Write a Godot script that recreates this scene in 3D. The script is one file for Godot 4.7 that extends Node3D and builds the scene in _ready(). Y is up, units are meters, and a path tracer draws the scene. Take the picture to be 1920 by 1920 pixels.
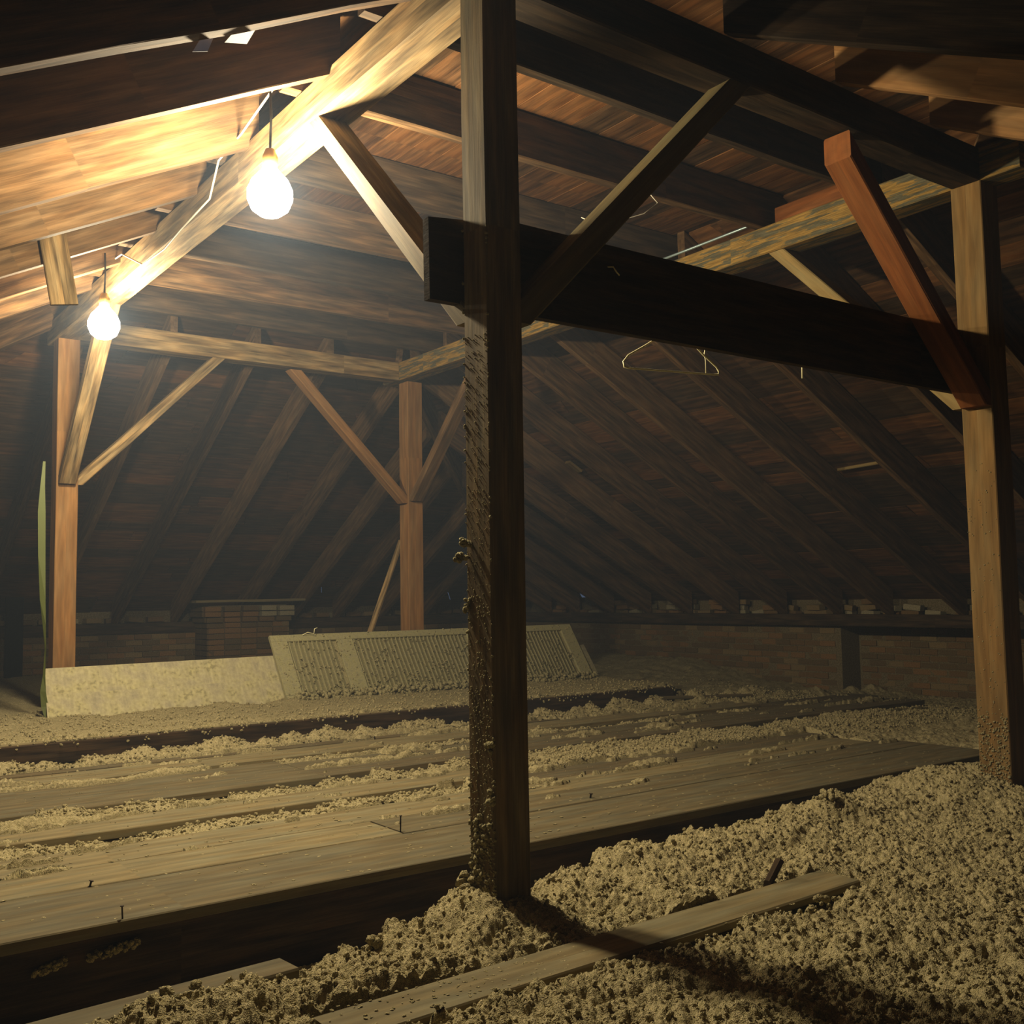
extends Node3D
# An unlit attic under a hip roof: four posts carry a ring of plates, two bare bulbs burn beside the left plate.
# Metres; X runs along the floor boards, -Z towards the far wall, the camera stands at X 0, Z 0.

var rng := RandomNumberGenerator.new()
var names := {}
var M := {}
var N := {}
var clump_meshes: Array = []

# ------------------------------------------------------------------ helpers
func numbered(called: String) -> String:
	if not names.has(called):
		names[called] = 0
		return called
	names[called] += 1
	return "%s_%03d" % [called, names[called]]

func tag(o: Node, label := "", category := "", group := "", kind := "") -> void:
	if label != "": o.set_meta("label", label)
	if category != "": o.set_meta("category", category)
	if group != "": o.set_meta("group", group)
	if kind != "": o.set_meta("kind", kind)

func mesh_node(called: String, mesh: Mesh, mat: Material, parent: Node = null) -> MeshInstance3D:
	var o := MeshInstance3D.new()
	o.mesh = mesh
	o.material_override = mat
	o.cast_shadow = GeometryInstance3D.SHADOW_CASTING_SETTING_ON
	if parent == null:
		o.name = numbered(called)
		add_child(o, true)
	else:
		o.name = called
		parent.add_child(o, true)
	return o

func base(called: String, at := Vector3.ZERO) -> Node3D:
	var o := Node3D.new()
	o.name = numbered(called)
	add_child(o, true)
	o.position = at
	return o

func tri(st: SurfaceTool, a: Vector3, b: Vector3, c: Vector3, inside: Vector3) -> void:
	# clockwise seen from outside
	var n := (a - c).cross(a - b)
	if n.dot((a + b + c) / 3.0 - inside) < 0.0:
		var t := b
		b = c
		c = t
	st.add_vertex(a)
	st.add_vertex(b)
	st.add_vertex(c)

func quad(st: SurfaceTool, a: Vector3, b: Vector3, c: Vector3, d: Vector3, inside: Vector3) -> void:
	tri(st, a, b, c, inside)
	tri(st, a, c, d, inside)

func begin() -> SurfaceTool:
	var st := SurfaceTool.new()
	st.begin(Mesh.PRIMITIVE_TRIANGLES)
	st.set_smooth_group(-1)
	return st

func finish(st: SurfaceTool) -> ArrayMesh:
	st.generate_normals()
	return st.commit()

# a box with chamfered long edges, length along X (0..len), height along Y, width along Z; rough hewn by `wob`;
# the ends may be cut slanting: x moves by cut * y
func timber_mesh(length: float, height: float, width: float, ch := 0.006, wob := 0.002, cut_a := 0.0, cut_b := 0.0, seg := 0) -> ArrayMesh:
	var st := begin()
	add_timber(st, Transform3D.IDENTITY, length, height, width, ch, wob, cut_a, cut_b, seg)
	return finish(st)

func add_timber(st: SurfaceTool, tr: Transform3D, length: float, height: float, width: float, ch := 0.006, wob := 0.002, cut_a := 0.0, cut_b := 0.0, seg := 0) -> void:
	var h := height / 2.0
	var w := width / 2.0
	var sec := [Vector2(-h, -w + ch), Vector2(-h, w - ch), Vector2(-h + ch, w), Vector2(h - ch, w), Vector2(h, w - ch), Vector2(h, -w + ch), Vector2(h - ch, -w), Vector2(-h + ch, -w)]
	if seg == 0:
		seg = clampi(int(length / 0.45), 1, 14)
	var rings := []
	for i in seg + 1:
		var f := float(i) / seg
		var ring := []
		var off := Vector2(rng.randf_range(-wob, wob), rng.randf_range(-wob, wob))
		for p in sec:
			var q: Vector2 = p + off + Vector2(rng.randf_range(-wob, wob), rng.randf_range(-wob, wob)) * 0.5
			var x := f * length
			if i == 0: x += cut_a * q.x
			if i == seg: x += cut_b * q.x
			ring.append(tr * Vector3(x, q.x, q.y))
		rings.append(ring)
	for i in seg:
		var mid: Vector3 = tr * Vector3((i + 0.5) / seg * length, 0, 0)
		for k in 8:
			var k2 := (k + 1) % 8
			quad(st, rings[i][k], rings[i][k2], rings[i + 1][k2], rings[i + 1][k], mid)
	var c: Vector3 = tr * Vector3(length / 2, 0, 0)
	for k in range(1, 7):
		tri(st, rings[0][0], rings[0][k], rings[0][k + 1], c)
		tri(st, rings[seg][0], rings[seg][k], rings[seg][k + 1], c)

# orientation with X from a to b and Y as near to up as can be
func along(a: Vector3, b: Vector3, up := Vector3.UP) -> Transform3D:
	var x := (b - a).normalized()
	var z := x.cross(up).normalized()
	var y := z.cross(x).normalized()
	return Transform3D(Basis(x, y, z), a)

func timber(called: String, a: Vector3, b: Vector3, height: float, width: float, mat: Material, label: String, category: String, group := "", up := Vector3.UP, cut_a := 0.0, cut_b := 0.0, wob := 0.002, ch := 0.006) -> MeshInstance3D:
	var o := mesh_node(called, timber_mesh(a.distance_to(b), height, width, ch, wob, cut_a, cut_b), mat)
	o.transform = along(a, b, up)
	tag(o, label, category, group)
	return o

func post(called: String, x0: float, x1: float, z0: float, z1: float, y0: float, y1: float, mat: Material, label: String) -> MeshInstance3D:
	var a := Vector3((x0 + x1) / 2, y0, (z0 + z1) / 2)
	return timber(called, a, a + Vector3(0, y1 - y0, 0), x1 - x0, z1 - z0, mat, label, "post", "", Vector3(-1, 0, 0), 0, 0, 0.0012, 0.005)

func hexa(st: SurfaceTool, p: Array) -> void:
	# p: four corners below, four above, in the same order
	var c := Vector3.ZERO
	for v in p: c += v / 8.0
	quad(st, p[0], p[1], p[2], p[3], c)
	quad(st, p[4], p[5], p[6], p[7], c)
	for i in 4:
		var j := (i + 1) % 4
		quad(st, p[i], p[j], p[j + 4], p[i + 4], c)

func tube_mesh(points: Array, r: float, sides := 6) -> ArrayMesh:
	var st := SurfaceTool.new()
	st.begin(Mesh.PRIMITIVE_TRIANGLES)
	st.set_smooth_group(0)
	add_tube(st, points, r, sides)
	return finish(st)

func add_tube(st: SurfaceTool, points: Array, r: float, sides := 6) -> void:
	var rings := []
	var n := points.size()
	for i in n:
		var d: Vector3 = (points[mini(i + 1, n - 1)] - points[maxi(i - 1, 0)]).normalized()
		var u := d.cross(Vector3(0.31, 0.9, 0.27)).normalized()
		var v := d.cross(u)
		var ring := []
		for k in sides:
			var a := TAU * k / sides
			ring.append(points[i] + (u * cos(a) + v * sin(a)) * r)
		rings.append(ring)
	for i in n - 1:
		var mid: Vector3 = (points[i] + points[i + 1]) / 2.0
		for k in sides:
			var k2 := (k + 1) % sides
			quad(st, rings[i][k], rings[i][k2], rings[i + 1][k2], rings[i + 1][k], mid)
	for k in range(1, sides - 1):
		tri(st, rings[0][0], rings[0][k], rings[0][k + 1], points[1])
		tri(st, rings[n - 1][0], rings[n - 1][k], rings[n - 1][k + 1], points[n - 2])

func lathe_mesh(profile: Array, sides := 20) -> ArrayMesh:
	# profile: Vector2(radius, y)
	var st := SurfaceTool.new()
	st.begin(Mesh.PRIMITIVE_TRIANGLES)
	st.set_smooth_group(0)
	for i in profile.size() - 1:
		var p: Vector2 = profile[i]
		var q: Vector2 = profile[i + 1]
		var mid := Vector3(0, (p.y + q.y) / 2, 0)
		for k in sides:
			var a := TAU * k / sides
			var b := TAU * (k + 1) / sides
			var A := Vector3(cos(a) * p.x, p.y, sin(a) * p.x)
			var B := Vector3(cos(b) * p.x, p.y, sin(b) * p.x)
			var C := Vector3(cos(b) * q.x, q.y, sin(b) * q.x)
			var D := Vector3(cos(a) * q.x, q.y, sin(a) * q.x)
			if p.x < 1e-5: tri(st, A, C, D, mid)
			elif q.x < 1e-5: tri(st, A, B, C, mid)
			else: quad(st, A, B, C, D, mid)
	return finish(st)

# ------------------------------------------------------------------ noise, textures, materials
func noise(seed_: int, freq: float, octaves := 3, kind := FastNoiseLite.TYPE_SIMPLEX_SMOOTH) -> FastNoiseLite:
	var n := FastNoiseLite.new()
	n.seed = seed_
	n.frequency = freq
	n.noise_type = kind
	n.fractal_type = FastNoiseLite.FRACTAL_FBM if octaves > 1 else FastNoiseLite.FRACTAL_NONE
	n.fractal_octaves = octaves
	return n

func picture(size: int, f: Callable, mip := true) -> ImageTexture:
	var im := Image.create(size, size, false, Image.FORMAT_RGB8)
	for y in size:
		for x in size:
			im.set_pixel(x, y, f.call(float(x) / size, float(y) / size))
	return ImageTexture.create_from_image(im)

func wood_pic(seed_: int, knots: float, contrast: float) -> ImageTexture:
	var fine := noise(seed_, 1.0, 3)
	var wide := noise(seed_ + 1, 1.0, 3)
	var blotch := noise(seed_ + 2, 1.0, 4)
	return picture(512, func(u: float, v: float) -> Color:
		var bend := wide.get_noise_2d(u * 4.0, v * 4.0) * 0.03
		var ring := sin((v + bend) * 130.0 + wide.get_noise_2d(u * 2.0, v * 12.0) * 9.0) * 0.5 + 0.5
		var streak := fine.get_noise_2d(u * 5.0, v * 190.0) * 0.5 + 0.5
		var b := blotch.get_noise_2d(u * 5.0, v * 9.0)
		var k := 0.90 - contrast * (0.22 * (1.0 - streak) + 0.05 * ring) + b * 0.26 * contrast
		k = clampf(k, 0.12, 1.0)
		var warm := clampf(0.5 + blotch.get_noise_2d(u * 4.0 + 40.0, v * 5.0) * 0.9, 0.0, 1.0)
		return Color(k, k * lerpf(0.93, 1.0, warm), k * lerpf(0.84, 1.0, warm)))

func make_materials() -> void:
	var grain := wood_pic(11, 0.4, 1.0)
	var grain2 := wood_pic(37, 0.4, 1.3)
	var calm := wood_pic(53, 0.4, 0.6)
	var speck_a := noise(5, 1.0, 4)
	var speck_b := noise(6, 1.0, 2)
	var speck := picture(512, func(u: float, v: float) -> Color:
		var a := speck_a.get_noise_2d(u * 22.0, v * 22.0)
		var b := speck_b.get_noise_2d(u * 105.0, v * 105.0)
		var k := clampf(0.82 + a * 0.26 + b * 0.36, 0.25, 1.0)
		return Color(k, k, k * clampf(0.97 + a * 0.12, 0.8, 1.0)))
	var fluff := picture(512, func(u: float, v: float) -> Color:
		var a := speck_a.get_noise_2d(u * 9.0 + 30.0, v * 9.0)
		var b := speck_b.get_noise_2d(u * 60.0 + 9.0, v * 60.0)
		var k := clampf(0.6 + a * 0.6 + b * 0.3, 0.05, 1.0)
		return Color(k, k, k))
	# dusty, stained paint: patches with outlines of their own
	var patch := noise(21, 1.0, 4)
	var paint := picture(512, func(u: float, v: float) -> Color:
		var a := patch.get_noise_2d(u * 9.0, v * 9.0)
		var b := patch.get_noise_2d(u * 40.0 + 7.0, v * 40.0)
		var run := patch.get_noise_2d(u * 60.0 + 3.0, v * 6.0 + 11.0)
		var k := 0.9 + b * 0.10 + run * 0.06
		if a + b * 0.5 > 0.30: k -= 0.07
		if a + b * 0.7 < -0.56: k -= 0.09
		k = clampf(k, 0.25, 1.0)
		return Color(k, k * 0.99, k * clampf(0.95 + a * 0.08, 0.88, 1.0)))
	var flake := picture(512, func(u: float, v: float) -> Color:
		var a := patch.get_noise_2d(u * 5.0 + 60.0, v * 22.0)
		var g := patch.get_noise_2d(u * 8.0, v * 140.0)
		var old := a + g * 0.35 > 0.08
		var k := clampf(0.8 + g * 0.35, 0.2, 1.0)
		return Color(k * 0.62, k * 0.63, k * 0.58) if old else Color(k * 0.98, k * 0.83, k * 0.52))
	var woods := {
		"post": [Color(0.54, 0.485, 0.37), grain], "post_orange": [Color(0.55, 0.45, 0.29), calm], "post_far": [Color(0.60, 0.46, 0.30), calm], "plate": [Color(0.64, 0.55, 0.40), grain2],
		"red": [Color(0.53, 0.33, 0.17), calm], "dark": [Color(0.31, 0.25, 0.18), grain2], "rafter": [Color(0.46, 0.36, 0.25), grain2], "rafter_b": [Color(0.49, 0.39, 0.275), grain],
		"pale": [Color(0.60, 0.53, 0.36), calm], "strut": [Color(0.47, 0.43, 0.29), calm], "sheath_a": [Color(0.42, 0.30, 0.19), grain2], "sheath_b": [Color(0.36, 0.27, 0.18), grain2], "sheath_c": [Color(0.50, 0.35, 0.21), grain], "sheath_d": [Color(0.32, 0.25, 0.17), grain],
		"floor_a": [Color(0.455, 0.43, 0.34), calm], "floor_b": [Color(0.55, 0.52, 0.405), calm], "floor_c": [Color(0.44, 0.41, 0.325), calm],
	}
	for k in woods:
		var m := StandardMaterial3D.new()
		m.resource_name = k
		m.albedo_color = woods[k][0]
		m.albedo_texture = woods[k][1]
		m.roughness = 0.86
		m.metallic_specular = 0.3
		m.uv1_triplanar = true
		m.uv1_scale = Vector3(0.4, 1.9, 1.9)
		m.heightmap_enabled = true
		m.heightmap_texture = woods[k][1]
		m.heightmap_scale = 0.08
		M[k] = m
	M.flaking = M.plate.duplicate()
	M.flaking.albedo_color = Color(0.62, 0.58, 0.50)
	M.flaking.uv1_scale = Vector3(0.5, 1.1, 1.1)
	M.flaking.albedo_texture = flake
	M.rough_post = M.post.duplicate()
	var plain := {"insulation": [Color(0.75, 0.695, 0.54), speck, 2.4, 1.0], "dust": [Color(0.66, 0.62, 0.48), speck, 3.0, 1.0], "panel": [Color(0.72, 0.69, 0.57), paint, 0.55, 0.85], "shutter": [Color(0.64, 0.62, 0.49), paint, 2.0, 0.9],
		"mortar": [Color(0.50, 0.45, 0.35), speck, 2.0, 1.0], "brick_a": [Color(0.50, 0.40, 0.28), speck, 4.0, 0.95], "brick_b": [Color(0.57, 0.44, 0.30), speck, 4.0, 0.95], "brick_c": [Color(0.45, 0.38, 0.28), speck, 4.0, 0.95], "brick_d": [Color(0.56, 0.48, 0.35), speck, 4.0, 1.0],
		"lime": [Color(0.66, 0.62, 0.52), speck, 4.0, 1.0], "felt": [Color(0.10, 0.09, 0.085), speck, 1.0, 1.0]}
	for k in plain:
		var m := StandardMaterial3D.new()
		m.resource_name = k
		m.albedo_color = plain[k][0]
		m.albedo_texture = plain[k][1]
		m.roughness = plain[k][3]
		m.metallic_specular = 0.2
		m.uv1_triplanar = true
		m.uv1_world_triplanar = not k in ["panel", "shutter"]
		m.uv1_scale = Vector3.ONE * float(plain[k][2])
		M[k] = m
	M.insulation.heightmap_enabled = true
	M.insulation.heightmap_texture = speck
	M.insulation.heightmap_scale = 1.1
	M.wire = metal(Color(0.88, 0.85, 0.68), 0.5, 0.0)
	M.rust = metal(Color(0.19, 0.14, 0.10), 0.8, 0.3)
	M.brass = metal(Color(0.55, 0.45, 0.24), 0.4, 0.8)
	M.cable = metal(Color(0.72, 0.69, 0.62), 0.6, 0.0)
	M.black_cord = metal(Color(0.06, 0.055, 0.05), 0.7, 0.0)
	M.pipe = metal(Color(0.55, 0.62, 0.63), 0.4, 0.6)
	M.strap = metal(Color(0.29, 0.32, 0.08), 0.6, 0.0)
	M.paper = metal(Color(0.86, 0.87, 0.88), 0.7, 0.0)
	M.paper.backlight_enabled = true
	M.paper.backlight = Color(0.9, 0.9, 0.9)
	M.grey_scrap = metal(Color(0.50, 0.52, 0.58), 0.7, 0.0)
	M.grey_scrap.backlight_enabled = true
	M.grey_scrap.backlight = Color(0.35, 0.38, 0.45)
	M.glow = StandardMaterial3D.new()
	M.glow.resource_name = "lit_bulb_glass"
	M.glow.albedo_color = Color(0.95, 0.95, 0.92)
	M.glow.emission_enabled = true
	M.glow.emission = Color(1.0, 0.97, 0.90)
	M.glow.emission_energy_multiplier = 30.0

func metal(c: Color, rough: float, metallic: float) -> StandardMaterial3D:
	var m := StandardMaterial3D.new()
	m.albedo_color = c
	m.roughness = rough
	m.metallic = metallic
	return m

# ------------------------------------------------------------------ roof
# a slope is [eave end 0, eave end 1, top end 0, top end 1]: the lines on which the rafters' undersides lie
const R_DEPTH := 0.28
func slope_boards(called: String, e0: Vector3, e1: Vector3, t0: Vector3, t1: Vector3, label: String, courses: int, skip: Array = []) -> void:
	var x := (e1 - e0).normalized()
	var up := ((t0 - e0) - x * (t0 - e0).dot(x)).normalized()
	var n := x.cross(up).normalized()
	if n.y < 0: n = -n
	var fr := Transform3D(Basis(x, n, x.cross(n)), e0 + n * (R_DEPTH + 0.002))
	var inv := fr.affine_inverse()
	var root := base(called)
	tag(root, label, "", "", "structure")
	var mats := ["sheath_a", "sheath_b", "sheath_c", "sheath_d"]
	for k in courses:
		var s0 := float(k) / courses
		var s1 := float(k + 1) / courses - 0.0006
		if k == 0: s0 = -0.09
		var cuts := [0.0]
		var c := rng.randf_range(0.12, 0.34)
		while c < 0.93:
			cuts.append(c)
			c += rng.randf_range(0.24, 0.45)
		cuts.append(1.0)
		for i in cuts.size() - 1:
			var gap := false
			for g in skip:
				if k == g[0] and cuts[i] < g[2] and cuts[i + 1] > g[1]:
					gap = true
			var spans := [[cuts[i] if i > 0 else -0.035, cuts[i + 1] if i < cuts.size() - 2 else 1.035]]
			if gap:
				spans = []
				for g in skip:
					if k == g[0] and cuts[i] < g[2] and cuts[i + 1] > g[1]:
						spans.append([cuts[i], maxf(g[1], cuts[i] + 0.001)])
						spans.append([minf(g[2], cuts[i + 1] - 0.001), cuts[i + 1]])
			for sp in spans:
				if sp[1] - sp[0] < 0.005: continue
				var p := []
				var lift := rng.randf_range(0.0, 0.007)
				var tilt := rng.randf_range(-0.004, 0.004)
				for q in [[s0, sp[0], lift], [s0, sp[1] - 0.0008, lift], [s1, sp[1] - 0.0008, lift + tilt], [s1, sp[0], lift + tilt]]:
					var a := e0.lerp(t0, q[0])
					var b := e1.lerp(t1, q[0])
					p.append(a.lerp(b, q[1]) + n * (R_DEPTH + 0.002 + q[2] + 0.004))
				for j in 4:
					p.append(p[j] + n * 0.022)
				for j in 8:
					p[j] = inv * (p[j] as Vector3)
				var cx: Vector3 = p[0]
				var st := begin()
				for j in 8:
					p[j] -= cx
				hexa(st, p)
				var o := mesh_node("sheathing_board", finish(st), M[mats[rng.randi() % 4]], root)
				o.transform = fr * Transform3D(Basis.IDENTITY, cx)
	var st2 := begin()
	var p2 := []
	for q in [[0.06, -0.04], [0.06, 1.04], [1.02, 1.04], [1.02, -0.04]]:
		p2.append(e0.lerp(t0, q[0]).lerp(e1.lerp(t1, q[0]), q[1]) + n * (R_DEPTH + 0.05))
	for j in 4: p2.append(p2[j] + n * 0.02)
	hexa(st2, p2)
	mesh_node("roofing_felt", finish(st2), M.felt, root)

func rafter(a: Vector3, b: Vector3, mat: Material, label: String, group: String) -> void:
	# a (eave) to b (top) on the underside; the body stands above that line
	var d := (b - a).normalized()
	var side := d.cross(Vector3.UP).normalized()
	var up := side.cross(d).normalized()
	var m: Vector3 = up * (R_DEPTH / 2.0)
	var slope := d.y / Vector2(d.x, d.z).length()
	timber("rafter", a + m, b + m, R_DEPTH - 0.004, rng.randf_range(0.062, 0.075), mat, label, "rafter", group, Vector3.UP, slope, slope, 0.003, 0.004)

# ------------------------------------------------------------------ insulation
var boards: Array = []   # [x0, x1, z_far, z_near, top]
func lumps(x: float, z: float) -> float:
	var wx: float = x + N.warp.get_noise_2d(x * 9.0, z * 9.0) * 0.03
	var wz: float = z + N.warp.get_noise_2d(x * 9.0 + 50.0, z * 9.0) * 0.03
	var c1: float = -N.cell.get_noise_2d(wx * 8.0, wz * 8.0)
	var c2: float = -N.cell.get_noise_2d(wx * 18.0 + 9.0, wz * 18.0)
	var c3: float = -N.cell.get_noise_2d(wx * 46.0 + 5.0, wz * 46.0)
	c1 = 1.0 - (1.0 - c1) * (1.0 - c1)
	c2 = 1.0 - (1.0 - c2) * (1.0 - c2)
	c3 = 1.0 - (1.0 - c3) * (1.0 - c3)
	return ((c1 - 0.55) * 0.034 + (c2 - 0.55) * 0.024) * (0.85 + 0.5 * N.roll.get_noise_2d(x * 2.6, z * 2.6 + 33.0)) + (c3 - 0.55) * 0.013 + N.warp.get_noise_2d(x * 95.0, z * 95.0) * 0.006 + N.warp.get_noise_2d(x * 30.0, z * 30.0 + 9.0) * 0.012


func trench_edge(x: float) -> float:
	# where the loose fill begins again in front of the open trench
	var z := 0.0
	if x < 1.3: z = lerpf(-2.86, -2.93, clampf((x + 0.5) / 1.8, 0, 1))
	elif x < 2.1: z = lerpf(-2.93, -3.16, (x - 1.3) / 0.8)
	elif x < 3.0: z = lerpf(-3.16, -3.33, (x - 2.1) / 0.9)
	elif x < 5.2: z = lerpf(-3.33, -3.50, (x - 3.0) / 2.2)
	else: z = lerpf(-3.50, -3.60, clampf((x - 5.2) / 1.0, 0, 1))
	return z + N.warp.get_noise_2d(x * 5.0, 3.0) * 0.09 + N.warp.get_noise_2d(x * 22.0, 8.0) * 0.03

func under_board(x: float, z: float, grow: float) -> float:
	for b in boards:
		if x > b[0] - 0.01 and x < b[1] + 0.01 and z > b[2] - grow and z < b[3] + grow:
			return b[4]
	return -9.0

func near_height(x: float, z: float) -> float:
	var roll: float = N.roll.get_noise_2d(x * 1.6, z * 1.6)
	var h: float = -0.005 + roll * 0.05 + lumps(x, z)
	h += 0.05 * exp(-pow((z - trench_edge(x) - 0.22) / 0.16, 2.0)) * (0.6 + N.roll.get_noise_2d(x * 4.0, 7.0))
	# heaps: about the feet of the posts and under the right edge
	h += 0.05 * exp(-(pow(x - 2.0, 2.0) + pow(z + 2.93, 2.0)) / 0.03)
	h += 0.07 * exp(-(pow(x - 5.15, 2.0) + pow(z + 3.05, 2.0)) / 0.10)
	h += 0.08 * exp(-(pow(x - 4.25, 2.0) + pow(z + 3.22, 2.0)) / 0.012)
	h -= 0.05 * exp(-(pow(x - 4.62, 2.0) + pow(z + 3.18, 2.0)) / 0.02)
	# hollow in the foreground and a gentle fall behind the planks
	h -= 0.03 * exp(-(pow(x - 1.75, 2.0) + pow(z + 2.86, 2.0)) / 0.02)
	var e := trench_edge(x)
	var drop := smoothstep(e + 0.05, e - 0.10, z)
	h = lerpf(h, -0.31 + roll * 0.05 + lumps(x, z) * 0.6, drop)
	var b := under_board(x, z, 0.015)
	if b > -8.0: h = minf(h, b - 0.055)
	else:
		# the fill lies a little lower along the planks
		var b2 := under_board(x, z, 0.06)
		if b2 > -8.0: h -= 0.028 * clampf(0.4 + N.roll.get_noise_2d(x * 9.0, z * 9.0 + 4.0) * 1.6, 0.0, 1.0)
	return h

func mid_height(x: float, z: float) -> float:
	var roll: float = N.roll.get_noise_2d(x * 1.3 + 20.0, z * 1.3)
	var h: float = -0.022 + roll * 0.035 + lumps(x, z) * 0.9
	h -= 0.12 * smoothstep(8.3, 10.2, x) * smoothstep(-9.5, -8.0, z)
	# ridges of fill pushed up in the furrows before the platform
	h += 0.085 * exp(-pow((z + 7.46) / 0.10, 2.0)) * (0.75 + N.roll.get_noise_2d(x * 2.5, 60.0))
	if z > -3.80: h = -0.31
	var right := smoothstep(3.2, 4.2, x)
	h += 0.035 * right * exp(-pow((z + 5.25) / 0.35, 2.0))
	var b := under_board(x, z, 0.012)
	if b > -8.0:
		# fill drifted on to the planks here and there
		var drift: float = N.roll.get_noise_2d(x * 1.1 + 70.0, z * 5.0)
		var back := 0.0
		for q in boards:
			if x > q[0] and x < q[1] and z > q[2] - 0.02 and z < q[3]:
				back = exp(-(z - q[2]) / 0.10)
		if drift + back * 0.55 > 0.62 and z < -4.4:
			h = b + 0.012 * (drift + back * 0.55 - 0.62) / 0.2 + maxf(lumps(x, z), -0.004) * 0.8
		else:
			h = minf(h, b - 0.05)
	else:
		# a gap in front of each plank, bridged by clumps
		for q in boards:
			if x > q[0] and x < q[1] and z > q[3] and z < q[3] + 0.13:
				var bridge: float = N.roll.get_noise_2d(x * 2.2, q[3] * 9.0)
				if bridge < 0.28:
					h -= 0.12 * (1.0 - (z - q[3]) / 0.13) * smoothstep(0.28, 0.12, bridge)
	return h

func back_height(x: float, z: float) -> float:
	var roll: float = N.roll.get_noise_2d(x * 1.2 + 90.0, z * 1.2)
	var l := lumps(x, z)
	var plat := smoothstep(7.95, 7.6, x) 
	var h: float = 0.150 + maxf(roll, -0.2) * 0.02 + l * 0.45
	h += 0.035 * smoothstep(-8.3, -8.75, z) * (0.55 + N.roll.get_noise_2d(x * 1.6, 40.0))
	if z > -7.62 - 0.03 * N.roll.get_noise_2d(x * 6.0, 3.0): h = 0.02 + l
	var low: float = -0.03 + roll * 0.04 + l
	low += 0.20 * smoothstep(8.6, 10.5, x) * smoothstep(-8.6, -10.4, z)
	low -= 0.10 * smoothstep(9.0, 10.4, x) * smoothstep(-9.3, -7.8, z)
	return lerpf(low, h, plat)

func field(called: String, x0: float, x1: float, z0: float, z1: float, cell: float, f: Callable, label: String) -> MeshInstance3D:
	var nx := int((x1 - x0) / cell) + 1
	var nz := int((z1 - z0) / cell) + 1
	var v := PackedVector3Array()
	var no := PackedVector3Array()
	v.resize(nx * nz)
	no.resize(nx * nz)
	for j in nz:
		for i in nx:
			var x := x0 + i * cell
			var z := z0 + j * cell
			v[j * nx + i] = Vector3(x, f.call(x, z), z)
	for j in nz:
		for i in nx:
			var a := v[j * nx + maxi(i - 1, 0)]
			var b := v[j * nx + mini(i + 1, nx - 1)]
			var c := v[maxi(j - 1, 0) * nx + i]
			var d := v[mini(j + 1, nz - 1) * nx + i]
			no[j * nx + i] = (d - c).cross(b - a).normalized()
	var idx := PackedInt32Array()
	idx.resize((nx - 1) * (nz - 1) * 6)
	var n := 0
	for j in nz - 1:
		for i in nx - 1:
			var a := j * nx + i
			for q in [a, a + 1, a + nx, a + 1, a + nx + 1, a + nx]:
				idx[n] = q
				n += 1
	var arr := []
	arr.resize(Mesh.ARRAY_MAX)
	arr[Mesh.ARRAY_VERTEX] = v
	arr[Mesh.ARRAY_NORMAL] = no
	arr[Mesh.ARRAY_INDEX] = idx
	var m := ArrayMesh.new()
	m.add_surface_from_arrays(Mesh.PRIMITIVE_TRIANGLES, arr)
	var o := mesh_node(called, m, M.insulation)
	tag(o, label, "insulation", "", "stuff")
	return o

func make_clumps() -> void:
	for s in 5:
		var st := SurfaceTool.new()
		st.begin(Mesh.PRIMITIVE_TRIANGLES)
		st.set_smooth_group(0)
		var n := noise(300 + s, 1.2, 2)
		var bob := noise(320 + s, 2.6, 1, FastNoiseLite.TYPE_CELLULAR)
		bob.cellular_return_type = FastNoiseLite.RETURN_DISTANCE
		var rings := 9
		var seg := 14
		var pts := []
		for i in rings + 1:
			var row := []
			for k in seg:
				var th := PI * i / rings
				var ph := TAU * k / seg
				var d := Vector3(sin(th) * cos(ph), cos(th), sin(th) * sin(ph))
				row.append(d * (0.74 + 0.5 * n.get_noise_3dv(d * 1.5) - 0.42 * bob.get_noise_3dv(d)) * Vector3(1.15, 0.8, 1.0))
			pts.append(row)
		for i in rings:
			for k in seg:
				var k2 := (k + 1) % seg
				quad(st, pts[i][k], pts[i][k2], pts[i + 1][k2], pts[i + 1][k], Vector3.ZERO)
		clump_meshes.append(finish(st))

func scatter(called: String, places: Array, parent: Node, mat: Material) -> void:
	# places: Transform3D; shared out over the clump shapes
	var per := []
	for s in 5: per.append([])
	for i in places.size(): per[i % 5].append(places[i])
	for s in 5:
		if per[s].is_empty(): continue
		var mm := MultiMesh.new()
		mm.transform_format = MultiMesh.TRANSFORM_3D
		mm.mesh = clump_meshes[s]
		mm.instance_count = per[s].size()
		for i in per[s].size():
			mm.set_instance_transform(i, per[s][i])
		var o := MultiMeshInstance3D.new()
		o.multimesh = mm
		o.material_override = mat
		o.name = called
		tag(o, "", "", "", "stuff")
		parent.add_child(o, true)

func flake_at(p: Vector3, r: float) -> Transform3D:
	return Transform3D(Basis.from_euler(Vector3(0, rng.randf() * TAU, 0)) * Basis.from_scale(Vector3(r * 1.3, r * 0.28, r)), p)

func lump_at(p: Vector3, r: float) -> Transform3D:
	var b := Basis.from_euler(Vector3(rng.randf() * TAU, rng.randf() * TAU, rng.randf() * TAU))
	return Transform3D(b.scaled(Vector3.ONE * r), p)

# ------------------------------------------------------------------ masonry
func brick_mesh(l: float, h: float, d: float) -> ArrayMesh:
	var st := begin()
	add_timber(st, Transform3D(Basis.IDENTITY, Vector3(-l / 2, 0, 0)), l, h, d, 0.004, 0.0022, 0, 0, 2)
	return finish(st)

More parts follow.
